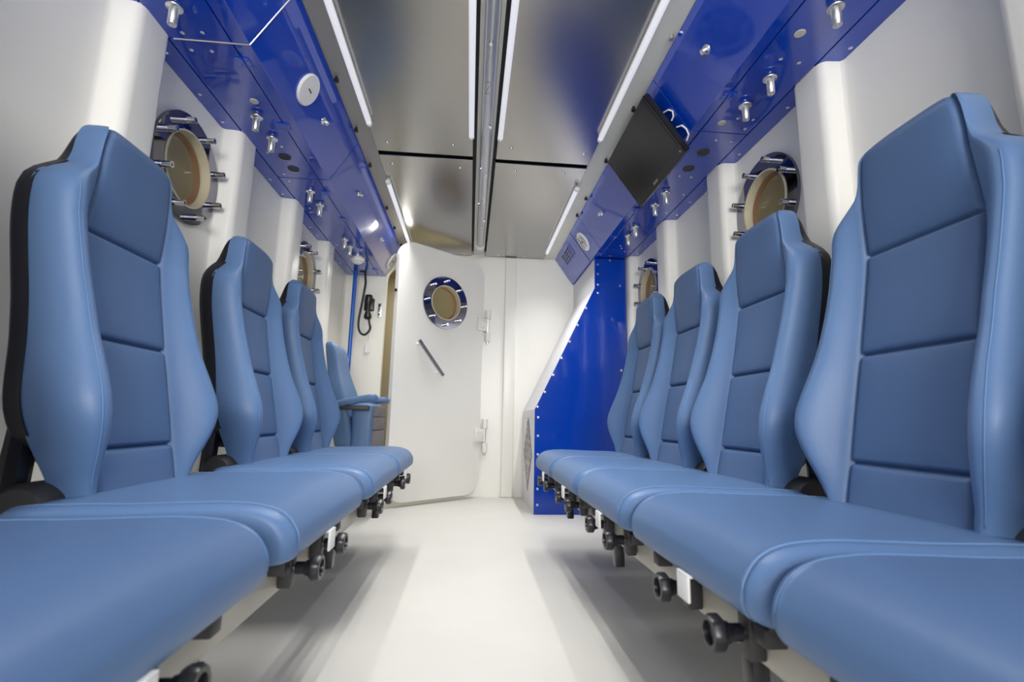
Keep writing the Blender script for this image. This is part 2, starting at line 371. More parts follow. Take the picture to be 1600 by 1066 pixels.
def locker(name, s, xwall, xout, xh, xb, xt, cuts, label):
    """s=+1 for the left side; xout outer seam, xh hinge seam, xb lower bend, xt top inner edge."""
    root = empty(name, ((xwall + xt) / 2, YF, ZV)); off = -Vector(root.location)
    tag(root, label, 'locker')
    def P(x, y, z): return Vector((x, y, z)) + off
    g = 0.0022
    ys = [YF] + cuts + [YB - 0.004]
    xo2 = xwall - s * 0.04
    # outer fixed strip against the wall
    bm = B(); box(bm, min(xo2, xout - s * g), max(xo2, xout - s * g), YF, YB - .004, ZV, ZV + 0.012); bm.transform(Matrix.Translation(off)); build('wall_strip', bm, BLUE, root)
    bm = B(); box(bm, min(xo2, xb - s * .012), max(xo2, xb - s * .012), YF, YB - .004, ZV + 0.016, ZV + 0.020); bm.transform(Matrix.Translation(off)); build('dark_backing', bm, DARKGAP, root)
    nrm = Vector((s * (1.962 - ZV), 0, -abs(xt - xb))).normalized()
    pan = []
    for a, b in zip(ys, ys[1:]):
        bm = B(); x0, x1 = sorted((xout + s * g, xh - s * g)); box(bm, x0, x1, a + g * .7, b - g * .7, ZV, ZV + 0.012, 0.0012, 1); bm.transform(Matrix.Translation(off)); build('bottom_panel', bm, BLUE, root)
        bm = B()                                                        # bent door: flat flange + sloping face
        prof = [(xh + s * g, ZV), (xb, ZV), (xt, 1.962), (xt - s * .012, 1.966), (xb - s * .006, ZV + 0.012), (xh + s * g, ZV + 0.012)]
        va = [bm.verts.new(P(x, a + g * .7, z)) for x, z in prof]; vb = [bm.verts.new(P(x, b - g * .7, z)) for x, z in prof]
        for i in range(len(prof)): bm.faces.new((va[i], va[(i + 1) % 6], vb[(i + 1) % 6], vb[i]))
        bm.faces.new(va); bm.faces.new(vb)
        bmesh.ops.bevel(bm, geom=[e for e in bm.edges if e.calc_length() > 0.3 or True], offset=0.001, segments=1, affect='EDGES')
        pan.append(build('slope_panel', bm, BLUE, root))
    q = nrm.to_track_quat('Z', 'Y').to_euler()
    return root, P, nrm, q
LL, PL_, nL, qL = locker('overhead_locker', 1, XL, -0.972, -0.780, -0.727, -0.600, [1.405, 2.275], 'glossy blue overhead locker running along the left wall, with white round cap')
RL, PR_, nR, qR = locker('overhead_locker', -1, XR, 1.076, 0.878, 0.838, 0.690, [1.675, 3.010], 'glossy blue overhead locker running along the right wall, with vent grille')
bm = B()                                                   # thin pale strip along the near joint of the left locker
prof = [(-.955, ZV), (-.782, ZV), (-.727, ZV), (-.602, 1.960)]
sweep(bm, [PL_(x, 1.405, z) + Vector((0, 0, -.0005)) for x, z in prof[:3]] + [PL_(-.602, 1.405, 1.9595) + nL * .0005], .0026, 6); build('joint_strip', bm, ALU, LL)
# nozzles in pairs
for (x, y) in ((-.872, 1.268), (-.857, 1.768), (-.857, 1.915), (-.850, 2.385), (-.850, 2.545), (-.845, 3.055), (-.842, 3.185)): inst('nozzle', NOZ, LL, PL_(x, y, ZV))
for (x, y) in ((.966, 1.069), (.958, 1.349), (.955, 1.490), (.944, 2.172), (.942, 2.310), (.942, 2.608), (.944, 2.745)): inst('nozzle', NOZ, RL, PR_(x, y, ZV))
for (x, y) in ((-.867, 2.077), (-.866, 2.182), (-.885, 3.782)): inst('vent_hole', GROM, LL, PL_(x, y, ZV))
for (x, y) in ((.963, 1.818), (.960, 1.952)): inst('vent_hole', GROM, RL, PR_(x, y, ZV))
for (x, y) in ((-.835, 1.690),): inst('cap', CAP, LL, PL_(x, y, ZV))
for (x, y) in ((.940, 1.176), (.935, 1.614)): inst('cap', CAP, RL, PR_(x, y, ZV))
for (x, y) in ((-.914, 1.378), (-.852, 1.371), (-.926, 1.449), (-.863, 1.447), (-1.015, 1.47), (-1.018, 1.673), (-1.018, 1.837), (-1.018, 2.303), (-1.018, 2.46), (-.849, 1.993), (-1.018, 2.903), (-.93, 2.05), (-.93, 2.24), (-.93, 2.31), (-.93, 2.62), (-.90, 2.72), (-1.018, 3.05), (-.93, 3.2), (-1.018, 3.6)): inst('rivet', RIV, LL, PL_(x, y, ZV))
for (x, y) in ((1.016, 1.287), (1.130, 1.211), (1.125, 1.498), (.949, 1.278), (.981, 1.58), (1.043, 1.581), (.972, 1.726), (1.038, 1.727), (1.122, 1.814), (1.045, 1.640), (.950, 2.023), (1.008, 2.028), (1.12, 2.28), (1.12, 2.44), (1.05, 2.2), (1.05, 2.42), (.96, 2.95), (1.02, 3.05), (1.12, 2.93), (1.12, 3.08), (.98, 2.99), (1.14, 1.02)): inst('rivet', RIV, RL, PR_(x, y, ZV))
for y in (1.486, 1.838, 2.417, 2.75, 3.25, 3.72): inst('hinge', HNG, LL, PL_(-.780, y, ZV))
for y in (1.463, 1.85, 2.40, 2.80, 3.12): inst('hinge', HNG, RL, PR_(.878, y, ZV))
def onL(x): return (x, ZV + (x + .727) / .127 * .212)
def onR(x): return (x, ZV + (.838 - x) / .148 * .212)
for y in (1.942, 2.617, 3.315):
    x, z = onL(-.666); inst('lock', LOCK, LL, PL_(x, y, z), qL)
for y in (1.384, 2.702):
    x, z = onR(.763); inst('lock', LOCK, RL, PR_(x, y, z), qR)
for y in (1.81, 2.155, 2.48, 3.02, 3.35, 3.70): inst('edge_bolt', EBOLT, LL, PL_(-.585, y, 1.968))
for y in (1.453,): inst('edge_bolt', EBOLTS, RL, PR_(.672, y, 1.968))
for y in (1.853, 2.281, 2.72, 2.967): inst('edge_bolt', EBOLT, RL, PR_(.672, y, 1.968))
# white round cap with a slot, round air diffusers, grille
bm = B(); lathe(bm, (0, 0, 0), (0, 0, 1), [(0, .062), (.006, .062), (.010, .058), (.011, 0)], 40)
wc = build('round_cap', bm, WPLAST, LL, auto=40); x, z = onL(-.667); wc.location = PL_(x, 1.740, z); wc.rotation_euler = qL
bm = B(); box(bm, -.013, .013, -.003, .003, .0105, .0125); build('slot', bm, GREYSLOT, wc)
def diffuser(par, loc, q):
    bm = B(); lathe(bm, (0, 0, 0), (0, 0, 1), [(0, .072), (.008, .072), (.012, .066), (.012, 0)], 40)
    d = build('air_diffuser', bm, WPLAST, par, auto=40); d.location = loc; d.rotation_euler = q
    for i, y in enumerate((-.040, -.024, -.008, .008, .024, .040)):
        hw = math.sqrt(.056 ** 2 - y * y)
        for (a, b) in ((-hw, -.010), (.010, hw)):
            b2 = B(); box(b2, a, b, y - .0035, y + .0035, .0115, .0130); build('slot', b2, GREYSLOT, d)
    b2 = B(); lathe(b2, (0, 0, .0115), (0, 0, 1), [(0, .009), (.003, .008), (.003, 0)], 14); build('centre_screw', b2, GREYSLOT, d)
x, z = onL(-.667); diffuser(LL, PL_(x, 3.792, z), qL)
x, z = onR(.764); diffuser(RL, PR_(x, 3.172, z), qR)
gx, gz = onR(.738)
gr = empty('grille', PR_(gx, 3.58, gz), 0, RL); gr.rotation_euler = qR
qm = qR.to_matrix()
# grille axes: find local axis running along the room
ya = qm.transposed() @ Vector((0, 1, 0)); along_x = abs(ya.x) > abs(ya.y)
def gbox(bm, a0, a1, b0, b1, t0, t1):                                    # a along the room, b up the slope
    if along_x: box(bm, a0, a1, b0, b1, t0, t1)
    else: box(bm, b0, b1, a0, a1, t0, t1)
bm = B(); gbox(bm, -.155, .155, -.050, .050, 0, .005); build('grille_plate', bm, BLUE, gr)
for a in (-.095, 0, .095):
    for k in range(4):
        b2 = B(); b_ = -.033 + k * .022; gbox(b2, a - .036, a + .036, b_ - .006, b_ + .006, .0045, .0062); build('slot', b2, DARKGAP, gr)
bm = B()
xa, za = onR(.690); xb2, zb2 = onR(.836)
for y in (3.285,):
    d = (Vector((xb2, 0, zb2)) - Vector((xa, 0, za)))
    sweep(bm, [PR_(xa, y, za) + nR * .001, PR_(xb2, y, zb2) + nR * .001], .0018, 6)
build('panel_joint', bm, DARKGAP, RL)

# ------------------------------------------------------------------ ceiling conduit and tube lamps
cd = B(); cyl(cd, (.028, -1.45, 1.940), (.040, 3.60, 1.940), .0265, 24)
pipe = build('ceiling_conduit', cd, GALV, auto=40); tag(pipe, 'round galvanised conduit running down the centre of the ceiling', 'pipe')
b2 = B(); lathe(b2, (.0398, 3.555, 1.940), (0, 1, 0), [(0, .0270), (.004, .034), (.040, .034), (.044, .026), (.044, 0)], 24); build('end_collar', b2, WPLAST, pipe, auto=40)
for i, (y, a) in enumerate(((1.50, -5), (1.99, 25), (2.36, -35), (2.42, 5), (2.72, -5), (2.80, -50), (3.05, 35), (3.16, 0), (1.18, 10))):
    t = math.radians(a); d = Vector((math.sin(t), 0, -math.cos(t))); p = Vector((.030 + .003 * y, y, 1.940)) + d * .025
    b2 = B(); lathe(b2, p, d, [(0, .009), (.004, .009), (.006, .005), (.013, .004), (.013, 0)], 10); build('screw', b2, CHROME, pipe, auto=40)
# marker scribble on the pipe
b2 = B(); pts = []
for (a, yy) in ((-10, 1.705), (4, 1.70), (10, 1.715), (0, 1.735), (-8, 1.755), (-12, 1.775), (2, 1.770), (12, 1.768)):
    t = math.radians(a * 2); pts.append((.0325 + math.sin(t) * .0268, yy, 1.940 - math.cos(t) * .0268))
sweep(b2, pts, .0010, 5); build('marker_scribble', b2, GREYSLOT, pipe)
def tube_lamp(x, y0, y1, label, watts):
    t = empty('tube_lamp', (x, (y0 + y1) / 2, 1.958)); tag(t, label, 'lamp', 'ceiling tube lamps')
    L = (y1 - y0) / 2
    bm = B(); lathe(bm, (0, -L, -.022), (0, 1, 0), [(0, 0), (0, .010), (.004, .0125), (2 * L - .004, .0125), (2 * L, .010), (2 * L, 0)], 16); build('tube', bm, TUBEM, t, auto=50)
    bm = B(); box(bm, -.011, .011, -L, L, -.010, .002); build('holder', bm, ALU, t)
    ld = bpy.data.lights.new('tube_light', 'AREA'); ld.shape = 'RECTANGLE'; ld.size = .024; ld.size_y = 2 * L - .02
    ld.energy = watts; ld.color = (1.0, .985, .955); ld.spread = math.radians(92)
    lo = bpy.data.objects.new('tube_light', ld); COL.objects.link(lo); lo.parent = t; lo.location = (0, 0, -.0360)
    for e in (-1, 1):
        bm = B(); cyl(bm, (0, e * L, -.022), (0, e * (L + .014), -.022), .0135, 14); build('end_cap', bm, WPLAST, t, auto=40)
tube_lamp(-.505, .90, 2.06, 'white tube lamp along the left edge of the ceiling, nearer the camera', TUBE_WATTS * .3)
tube_lamp(-.034, .90, 2.11, 'white tube lamp just left of the central ceiling conduit', TUBE_WATTS * .9)
tube_lamp(.104, .90, 2.11, 'white tube lamp just right of the central ceiling conduit', TUBE_WATTS * .9)
tube_lamp(.582, .90, 2.06, 'white tube lamp along the right edge of the ceiling, nearer the camera', TUBE_WATTS * .3)
tube_lamp(-.510, 2.63, 3.72, 'white tube lamp along the left ceiling edge, farther, above the door', TUBE_WATTS * 1.4)
tube_lamp(.582, 2.58, 3.66, 'white tube lamp along the right ceiling edge, farther, by the vent grille', TUBE_WATTS * 1.4)

# ------------------------------------------------------------------ seats
ZS = sorted(set(np.round(np.concatenate([np.arange(.43, 1.2105, .011)] + [np.array([s + d for d in (-.009, -.005, -.0025, -.001, 0, .001, .0025, .005, .009)]) for s in (.53, .745, .96)] + [np.arange(1.17, 1.2101, .004)]), 5)))
ZS = np.array([z for z in ZS if z <= 1.2101])
tw = ([.43, .48, .53, .58, .61, .65, .72, .80, .90, .98, 1.02, 1.045, 1.07, 1.09, 1.12, 1.15, 1.175, 1.19, 1.20, 1.207, 1.21], [.150, .168, .193, .214, .219, .214, .201, .194, .194, .197, .196, .187, .160, .130, .120, .117, .112, .102, .090, .074, .060])
tb = ([.43, .48, .53, .58, .62, .67, .75, .85, .95, 1.02, 1.06, 1.09, 1.21], [.008, .022, .050, .072, .078, .070, .052, .042, .036, .026, .012, .0, .0])
tp = ([.43, .60, .96, 1.05, 1.12, 1.16, 1.18, 1.19, 1.20, 1.207, 1.21], [.118, .118, .118, .113, .109, .105, .099, .091, .079, .064, .050])
WZ = np.where(ZS < .93, smooth_interp(*tw, ZS, .020), np.where(ZS < .98, (smooth_interp(*tw, ZS, .020) * (.98 - ZS) + smooth_interp(*tw, ZS, .006) * (ZS - .93)) / .05, smooth_interp(*tw, ZS, .006))); BZ = smooth_interp(*tb, ZS, .018); PZ = smooth_interp(*tp, ZS, .004)
PZ = np.minimum(PZ, WZ - .006)
SEAM = (.53, .745, .96)
def lean(z):
    q = .945 - z                                       # reclined below the neck, upright headrest above
    return .205 * (.010 + (q + math.sqrt(q * q + .0030)) / 2) - .009
def pf(z):
    x = lean(z)
    if z > .97: x += .008 * math.sin(min(1, (z - .97) / .12) * math.pi / 2)
    if z > 1.165: x -= .055 * (1 - math.sqrt(max(0, 1 - ((z - 1.165) / .0455) ** 2)))
    return x
def zseam(z): return min(abs(z - s) for s in SEAM)
def pillow(z):
    bs = (.41,) + SEAM + (1.235,)
    for a, b in zip(bs, bs[1:]):
        if a <= z <= b: return 1 - abs((z - (a + b) / 2) / ((b - a) / 2)) ** 4
    return 0
def xpanel(y, z, yp):
    d = min(yp - abs(y), zseam(z)); e = min(1, abs(y) / yp)
    return pf(z) + .007 * pillow(z) * (1 - e ** 4) - .011 * math.exp(-(d / .0042) ** 2)
DEP = .046
def xbol(t, z, b, dep=DEP):
    if t < .62: h = b * (.5 - .5 * math.cos(math.pi * t / .62))
    else:
        dep = pf(z) - (lean(z) - DEP); h = (b + dep) * (max(0, 1 - ((t - .62) / .38) ** 2.6)) ** (1 / 2.6) - dep
    return pf(z) + h
def grid_mesh(rows):
    bm = B(); V = [[bm.verts.new(p) for p in r] for r in rows]
    for i in range(len(V) - 1):
        for j in range(len(V[0]) - 1): bm.faces.new((V[i][j], V[i][j + 1], V[i + 1][j + 1], V[i + 1][j]))
    return bm, V
def to_mesh(name, bm, m_, auto=None):
    bmesh.ops.recalc_face_normals(bm, faces=bm.faces[:])
    for f in bm.faces: f.smooth = True
    if auto:
        for e in bm.edges:
            if len(e.link_faces) == 2 and e.calc_face_angle(0) > math.radians(auto): e.smooth = False
    me = bpy.data.meshes.new(name); bm.to_mesh(me); bm.free(); me.materials.append(m_); return me
# cover (bolsters + back)
tl = np.concatenate([np.array([0, .008, .02, .04, .07]), np.linspace(.11, .62, 12), .62 + .38 * np.sin(np.linspace(0, math.pi / 2, 13)[1:])])
rows = []
for z, w, b, yp in zip(ZS, WZ, BZ, PZ):
    right_ = []
    for t in tl:
        y = yp + (w - yp) * t; x = xbol(t, z, b)
        d = (w - yp) * t; x -= .011 * math.exp(-(d / .0042) ** 2)
        x -= .0018 * math.exp(-((t - .74) / .03) ** 2)
        right_.append((x, y, z))
    left_ = [(x, -y, z) for (x, y, z) in reversed(right_)]
    rows.append((left_, right_))
bm = B()
for sgn in (0, 1):
    V = [[bm.verts.new(p) for p in r[sgn]] for r in rows]
    for i in range(len(V) - 1):
        for j in range(len(V[0]) - 1): bm.faces.new((V[i][j], V[i][j + 1], V[i + 1][j + 1], V[i + 1][j]))
    if sgn == 0: VL = V
    else: VR = V
for i in range(len(VL) - 1): bm.faces.new((VL[i][0], VL[i + 1][0], VR[i + 1][-1], VR[i][-1]))
top_l = VL[-1]; top_r = VR[-1]
bm.faces.new(list(top_l) + list(top_r)); bm.faces.new(list(VL[0]) + list(VR[0]))
COVER = to_mesh('backrest', bm, LEATHER, 62)
NP = 26
def panel_mesh(z0, z1):
    sel = [i for i, z in enumerate(ZS) if z0 - 1e-6 <= z <= z1 + 1e-6]; rows = []
    us = np.concatenate([[-1, -.985, -.96, -.93], np.linspace(-.88, .88, NP - 8), [.93, .96, .985, 1]])
    for i in sel: rows.append([(xpanel(u * PZ[i], ZS[i], PZ[i]), u * PZ[i], ZS[i]) for u in us])
    bm, V = grid_mesh(rows); return to_mesh('panel', bm, LEATHER2)
PAN = [('lower_panel', panel_mesh(.43, .53)), ('lumbar_panel', panel_mesh(.53, .745)), ('upper_panel', panel_mesh(.745, .96)), ('headrest_panel', panel_mesh(.96, 1.21))]
def stitch_line(t, sgn, z0, z1, r=.0008):
    bm = B(); pts = []
    for z, w, b, yp in zip(ZS, WZ, BZ, PZ):
        if z0 <= z <= z1: pts.append((xbol(t, z, b) - .0002, sgn * (yp + (w - yp) * t), z))
    sweep(bm, pts, r, 5); return to_mesh('stitching', bm, STITCH)
STL = [stitch_line(.76, s, .46, 1.04) for s in (-1, 1)]
# shell behind the cover
bm = B(); rows = []
SZ = np.concatenate([np.arange(.50, 1.20, .02), [1.195]])
SW = smooth_interp(tw[0], tw[1], SZ, .012)
for z, w in zip(SZ, SW):
    f0 = lean(z) - DEP + .006; w2 = w + (.002 if z < 1.1 else -.004)
    th = .046 if z < 1.08 else .046 - .028 * (z - 1.08) / .12
    k = 1.0 if z > .56 else .80 + .2 * (z - .50) / .06
    w2 *= k
    rows.append([(f0, -w2, z), (f0 - th * .6, -w2 * .985, z), (f0 - th, -w2 * .90, z), (f0 - th - .006, 0, z), (f0 - th, w2 * .90, z), (f0 - th * .6, w2 * .985, z), (f0, w2, z)])
bm, V = grid_mesh(rows); bm.faces.new(V[0]); bm.faces.new(V[-1])
for i in range(len(V) - 1): bm.faces.new((V[i][0], V[i][-1], V[i + 1][-1], V[i + 1][0]))
SHELLM = to_mesh('back_shell', bm, SHELL, 50)
# recliner link + hinge caps
def hinge_cap_mesh(s):
    bm = B()
    lathe(bm, (.03, s * .150, .435), (0, s, 0), [(0, 0), (0, .045), (.040, .045), (.052, .036), (.054, 0)], 24)
    return to_mesh('hinge_cap', bm, BRACKET, 40)
HC = {s: hinge_cap_mesh(s) for s in (-1, 1)}
def link_mesh(s):
    bm = B(); pts = [(-.010, s * .168, .43), (-.005, s * .172, .52), (.0, s * .172, .60)]
    sweep(bm, pts, .022, 8); return to_mesh('recliner_link', bm, BLACK, 40)
LK = {s: link_mesh(s) for s in (-1, 1)}
# cushion
def catmull(P, n=5, closed=True):
    out = []; N = len(P)
    for i in range(N):
        p0, p1, p2, p3 = (np.array(P[(i + k) % N]) for k in (-1, 0, 1, 2))
        for k in range(n):
            t = k / n; out.append(.5 * ((2 * p1) + (-p0 + p2) * t + (2 * p0 - 5 * p1 + 4 * p2 - p3) * t * t + (-p0 + 3 * p1 - 3 * p2 + p3) * t ** 3))
    return out
CP = [(.035, .425), (.060, .447), (.14, .452), (.23, .453), (.32, .456), (.385, .457), (.438, .452), (.472, .438), (.491, .415), (.497, .394), (.494, .377), (.484, .367), (.455, .363), (.28, .363), (.12, .363), (.05, .365), (.035, .385)]
PROF = catmull(CP, 4)
def cushion_mesh(hw):
    r = .034; rows = []
    es = [0, .0015, .004, .008, .013, .019, .024, .0265, .028, .030, .032, .0345, .040, .048, .06, .08, .11, .15]
    ys = [-(hw - e) for e in es] + [0] + [hw - e for e in reversed(es)]
    for y in ys:
        e = hw - abs(y); q = max(0, 1 - e / r); g = 1 - math.sqrt(max(0, 1 - q * q)); row = []
        rid = .0011 * math.exp(-((e - .029) / .0022) ** 2) - .0022 * math.exp(-((e - .0265) / .0018) ** 2)
        for (x, z) in PROF:
            xx = x - .026 * g * max(0, (x - .25) / .25) ** 2 if x > .25 else x + .010 * g
            cz = .392; zz = cz + (z - cz) * (1 - .20 * g if z > cz else 1 - .1 * g)
            if z > .40: zz += .006 * (1 - (y / hw) ** 2) * min(1, (x - .03) / .1); zz += rid
            if x > .45: xx += rid
            row.append((xx, y, zz))
        row.append(row[0]); rows.append(row)
    bm, V = grid_mesh(rows); bmesh.ops.remove_doubles(bm, verts=bm.verts[:], dist=1e-6)
    ends = [[], []]
    for v in bm.verts:
        if abs(v.co.y - hw) < 1e-6: ends[1].append(v)
        if abs(v.co.y + hw) < 1e-6: ends[0].append(v)
    bmesh.ops.holes_fill(bm, edges=[e for e in bm.edges if e.is_boundary])
    return to_mesh('cushion', bm, LEATHER, 50)
def cushion_stitch(hw, s):
    e = .0265; r = .034; q = 1 - e / r; g = 1 - math.sqrt(1 - q * q); pts = []
    for (x, z) in PROF[2:4 * 9]:
        xx = x - .026 * g * max(0, (x - .25) / .25) ** 2 if x > .25 else x + .010 * g
        zz = .392 + (z - .392) * (1 - .20 * g if z > .392 else 1 - .1 * g) + (.0008 if z > .40 else 0) + .006 * (1 - ((hw - e) / hw) ** 2) * (1 if z > .4 else 0)
        pts.append((xx + (.0005 if x > .45 else 0), s * (hw - e), zz))
    bm = B(); sweep(bm, pts, .0008, 5); return to_mesh('stitching', bm, STITCH)
CUSH = {}
def cushion_set(hw):
    if hw not in CUSH: CUSH[hw] = (cushion_mesh(hw), [cushion_stitch(hw, s) for s in (-1, 1)])
    return CUSH[hw]
# under-seat frame, knobs, latch (facing the aisle along local +x)
def knob_mesh():
    bm = B()
    lathe(bm, (.0, 0, 0), (1, 0, 0), [(0, .011), (.016, .011), (.018, .0135), (.026, .0145), (.027, .020), (.030, .0225), (.041, .0225), (.045, .0205), (.045, .0150), (.039, .0140), (.039, 0)], 28)
    for v in bm.verts:
        a = math.atan2(v.co.z, v.co.y)
        if math.hypot(v.co.y, v.co.z) > .019 and .026 < v.co.x: k = 1 + .035 * math.cos(7 * a); v.co.y *= k; v.co.z *= k
    return to_mesh('knob', bm, BLACK, 35)
KNOB = knob_mesh()
bm = B(); cyl(bm, (-.045, 0, 0), (.004, 0, 0), .0055, 10); STEM = to_mesh('stem', bm, CHROME, 40)
bm = B(); box(bm, -.028, -.004, -.014, .014, -.032, .030, .003); BLOCK = to_mesh('clamp_block', bm, BRACKET, 40)
bm = B()
box(bm, .0, .005, -.020, .020, -.036, .004, .0022); box(bm, -.022, .005, -.020, .020, -.001, .004, .002); cyl(bm, (-.009, .0, .003), (-.009, .0, .0058), .006, 12)
LATCH = to_mesh('latch', bm, WPLAST, 40)
bm = B(); box(bm, .06, .455, -.185, .185, .346, .363, .003)
for y in (-.17, .17): box(bm, .05, .46, y - .014, y + .014, .326, .350, .003)
FRAMEM = to_mesh('seat_frame', bm, BRACKET, 40)
bm = B(); lathe(bm, (0, 0, 0), (0, 1, 0), [(0, .0042), (.003, .0035), (.003, 0)], 8); SIDESCREW = to_mesh('side_screw', bm, CHROME, 40)
XC = .033; XD = .80
def seat(side, yc, label, hw=.228, shift=0.0, knobs=(-.130, .045), latch=-.035, group=None):
    s = 1 if side == 'left' else -1
    r = empty('folding_seat', (XC - s * XD, yc, 0), 0 if s > 0 else math.pi)
    tag(r, label, 'seat', group or 'blue seats along the %s wall' % side)
    inst('backrest', COVER, r)
    b = r.children[0]
    for st in STL: inst('stitching', st, b)
    for nm, me in PAN: inst(nm, me, r)
    sh = inst('back_shell', SHELLM, r)
    for k in (-1, 1): inst('recliner_link', LK[k], r); inst('hinge_cap', HC[k], r)
    for k in (-1, 1):
        for (xx, zz) in ((.043, .64), (.048, .595)):
            inst('side_screw', SIDESCREW, r, (xx, k * .209, zz), (0, 0, 0 if k > 0 else math.pi))
    cm, cs = cushion_set(hw)
    c = inst('cushion', cm, r, (0, shift * s, 0))
    for st in cs: inst('stitching', st, c)
    inst('seat_frame', FRAMEM, r)
    for ky in knobs:
        k = inst('knob', KNOB, r, (.462, ky * s, .326)); inst('stem', STEM, k); inst('clamp_block', BLOCK, r, (.462, ky * s, .326))
    inst('latch', LATCH, r, (.494, latch * s, .370))
    return r
seat('left', .512, 'blue padded seat at the front of the left row, cut off by the left edge', hw=.246)
seat('left', 1.090, 'blue padded seat in the left row beside the near porthole, whole backrest in view', hw=.262)
seat('left', 1.720, 'blue padded seat in the middle of the left row, between two others', hw=.262)
seat('left', 2.250, 'blue padded seat last in the left row, next to the chair with armrests', hw=.250)
seat('right', .322, 'blue padded seat at the front of the right row, cut off by the right edge', hw=.236)
seat('right', .795, 'blue padded seat in the right row with the largest backrest in view', hw=.226)
seat('right', 1.290, 'blue padded seat in the right row in front of the near porthole', hw=.226)
seat('right', 1.755, 'blue padded seat in the right row, second from the blue cabinet', hw=.222)
seat('right', 2.215, 'blue padded seat in the right row closest to the blue cabinet', hw=.222)

# rails the seats are clamped to
def rail(side, y0, y1, label):
    s = 1 if side == 'left' else -1; X = XC - s * (XD - .418); xw = XL if s > 0 else XR
    r = empty('seat_rail', (X, (y0 + y1) / 2, 0)); tag(r, label, 'rail')
    L = (y1 - y0) / 2
    bm = B(); box(bm, -.014, .014, -L, L, .284, .334, .004); build('beam', bm, BEAMM, r, auto=40)
    for y in np.arange(-L + .2, L - .1, .62):
        bm = B(); x0, x1 = sorted((-s * .012, xw - X + s * .03)); box(bm, x0, x1, y - .018, y + .018, .268, .316, .003); build('cross_arm', bm, BRACKET, r, auto=40)
        bm = B(); xx = -s * .42; box(bm, xx - .02, xx + .02, y - .02, y + .02, 0, .27, .003); build('leg', bm, BRACKET, r, auto=40)
        bm = B(); xx = s * .008; box(bm, xx - .012, xx + .012, y + .06, y + .09, .225, .285, .002); build('stop_plate', bm, BLACK, r, auto=40)
rail('left', -.2, 2.50, 'cream steel rail carrying the left row of seats')
rail('right', -.2, 2.44, 'cream steel rail carrying the right row of seats')

# ------------------------------------------------------------------ operator chair with armrests in the far left corner
op = empty('armchair', (-.80, 3.165, 0)); tag(op, 'blue chair with armrests and tipped-up seat in the far left corner', 'chair')
def loft(rows, closed=True):
    bm = B(); V = [[bm.verts.new(p) for p in r] for r in rows]
    n = len(V[0])
    for i in range(len(V) - 1):
        for j in range(n): bm.faces.new((V[i][j], V[i][(j + 1) % n], V[i + 1][(j + 1) % n], V[i + 1][j]))
    bm.faces.new(V[0]); bm.faces.new(V[-1]); return bm
rows = []
oz = [.40, .45, .55, .65, .74, .80, .86, .92, .98, 1.02, 1.045, 1.058, 1.062]
ow = [.17, .19, .205, .205, .195, .178, .160, .152, .156, .158, .152, .138, .120]
of = [.09, .10, .085, .060, .035, .010, -.012, -.025, -.030, -.034, -.045, -.058, -.070]
ob = [.00, -.01, -.02, -.035, -.05, -.065, -.08, -.09, -.10, -.105, -.108, -.105, -.098]
for z, w, f_, b_ in zip(oz, ow, of, ob):
    row = []
    for k in range(32):
        a = 2 * math.pi * k / 32; ca, sa = math.cos(a), math.sin(a)
        yy = w * math.copysign(abs(sa) ** .35, sa); xx = (f_ + b_) / 2 + (f_ - b_) / 2 * math.copysign(abs(ca) ** .4, ca)
        if ca > 0 and z < 1.0: xx += .022 * (abs(yy) / w) ** 3 * (1 if .5 < z < .9 else .6)
        row.append((xx, yy, z))
    rows.append(row)
bm = loft(rows); me = to_mesh('backrest', bm, LEATHER, 55); inst('backrest', me, op)
ss = op.children[0]; sd = ss.modifiers.new('smooth', 'SUBSURF'); sd.levels = 1; sd.render_levels = 1
bm = B(); box(bm, .085, .225, -.165, .165, .36, .685, .035, 5); build('tipped_cushion', bm, LEATHER, op, auto=60)
us = empty('cushion_underside', (.226, 0, 0), 0, op)
for (z0, z1) in ((.375, .52), (.522, .60), (.602, .67)):
    bm = B(); box(bm, -.012, .014, -.155, .155, z0, z1, .006, 3); build('underside_panel', bm, TAUPE, us, auto=50)
for k, (x1, yy) in {-1: (.262, -.205), 1: (.262, .190)}.items():
    pts = [(-.02, yy, .665), (.06, yy, .685), (.14, yy, .703), (.20, yy, .714), (.235, yy, .716), (x1 - .012, yy, .710)]
    rw = []
    for i, p in enumerate(pts):
        sc = (.8, 1, 1, 1, .95, .6)[i]
        rw.append([(p[0], p[1] + .032 * sc * math.copysign(abs(math.cos(a)) ** .6, math.cos(a)), p[2] + .022 * sc * math.copysign(abs(math.sin(a)) ** .7, math.sin(a))) for a in [2 * math.pi * j / 20 for j in range(20)]])
    ar = inst('armrest', to_mesh('armrest', loft(rw), LEATHER, 60), op)
    bm = B(); box(bm, -.03, .20, yy - .018, yy + .018, .640, .668, .004); pz_ = build('armrest_bracket', bm, BRACKET, ar, auto=40)
bm = B(); box(bm, -.10, .12, -.17, .17, 0, .36, .01); build('pedestal', bm, BRACKET, op, auto=40)

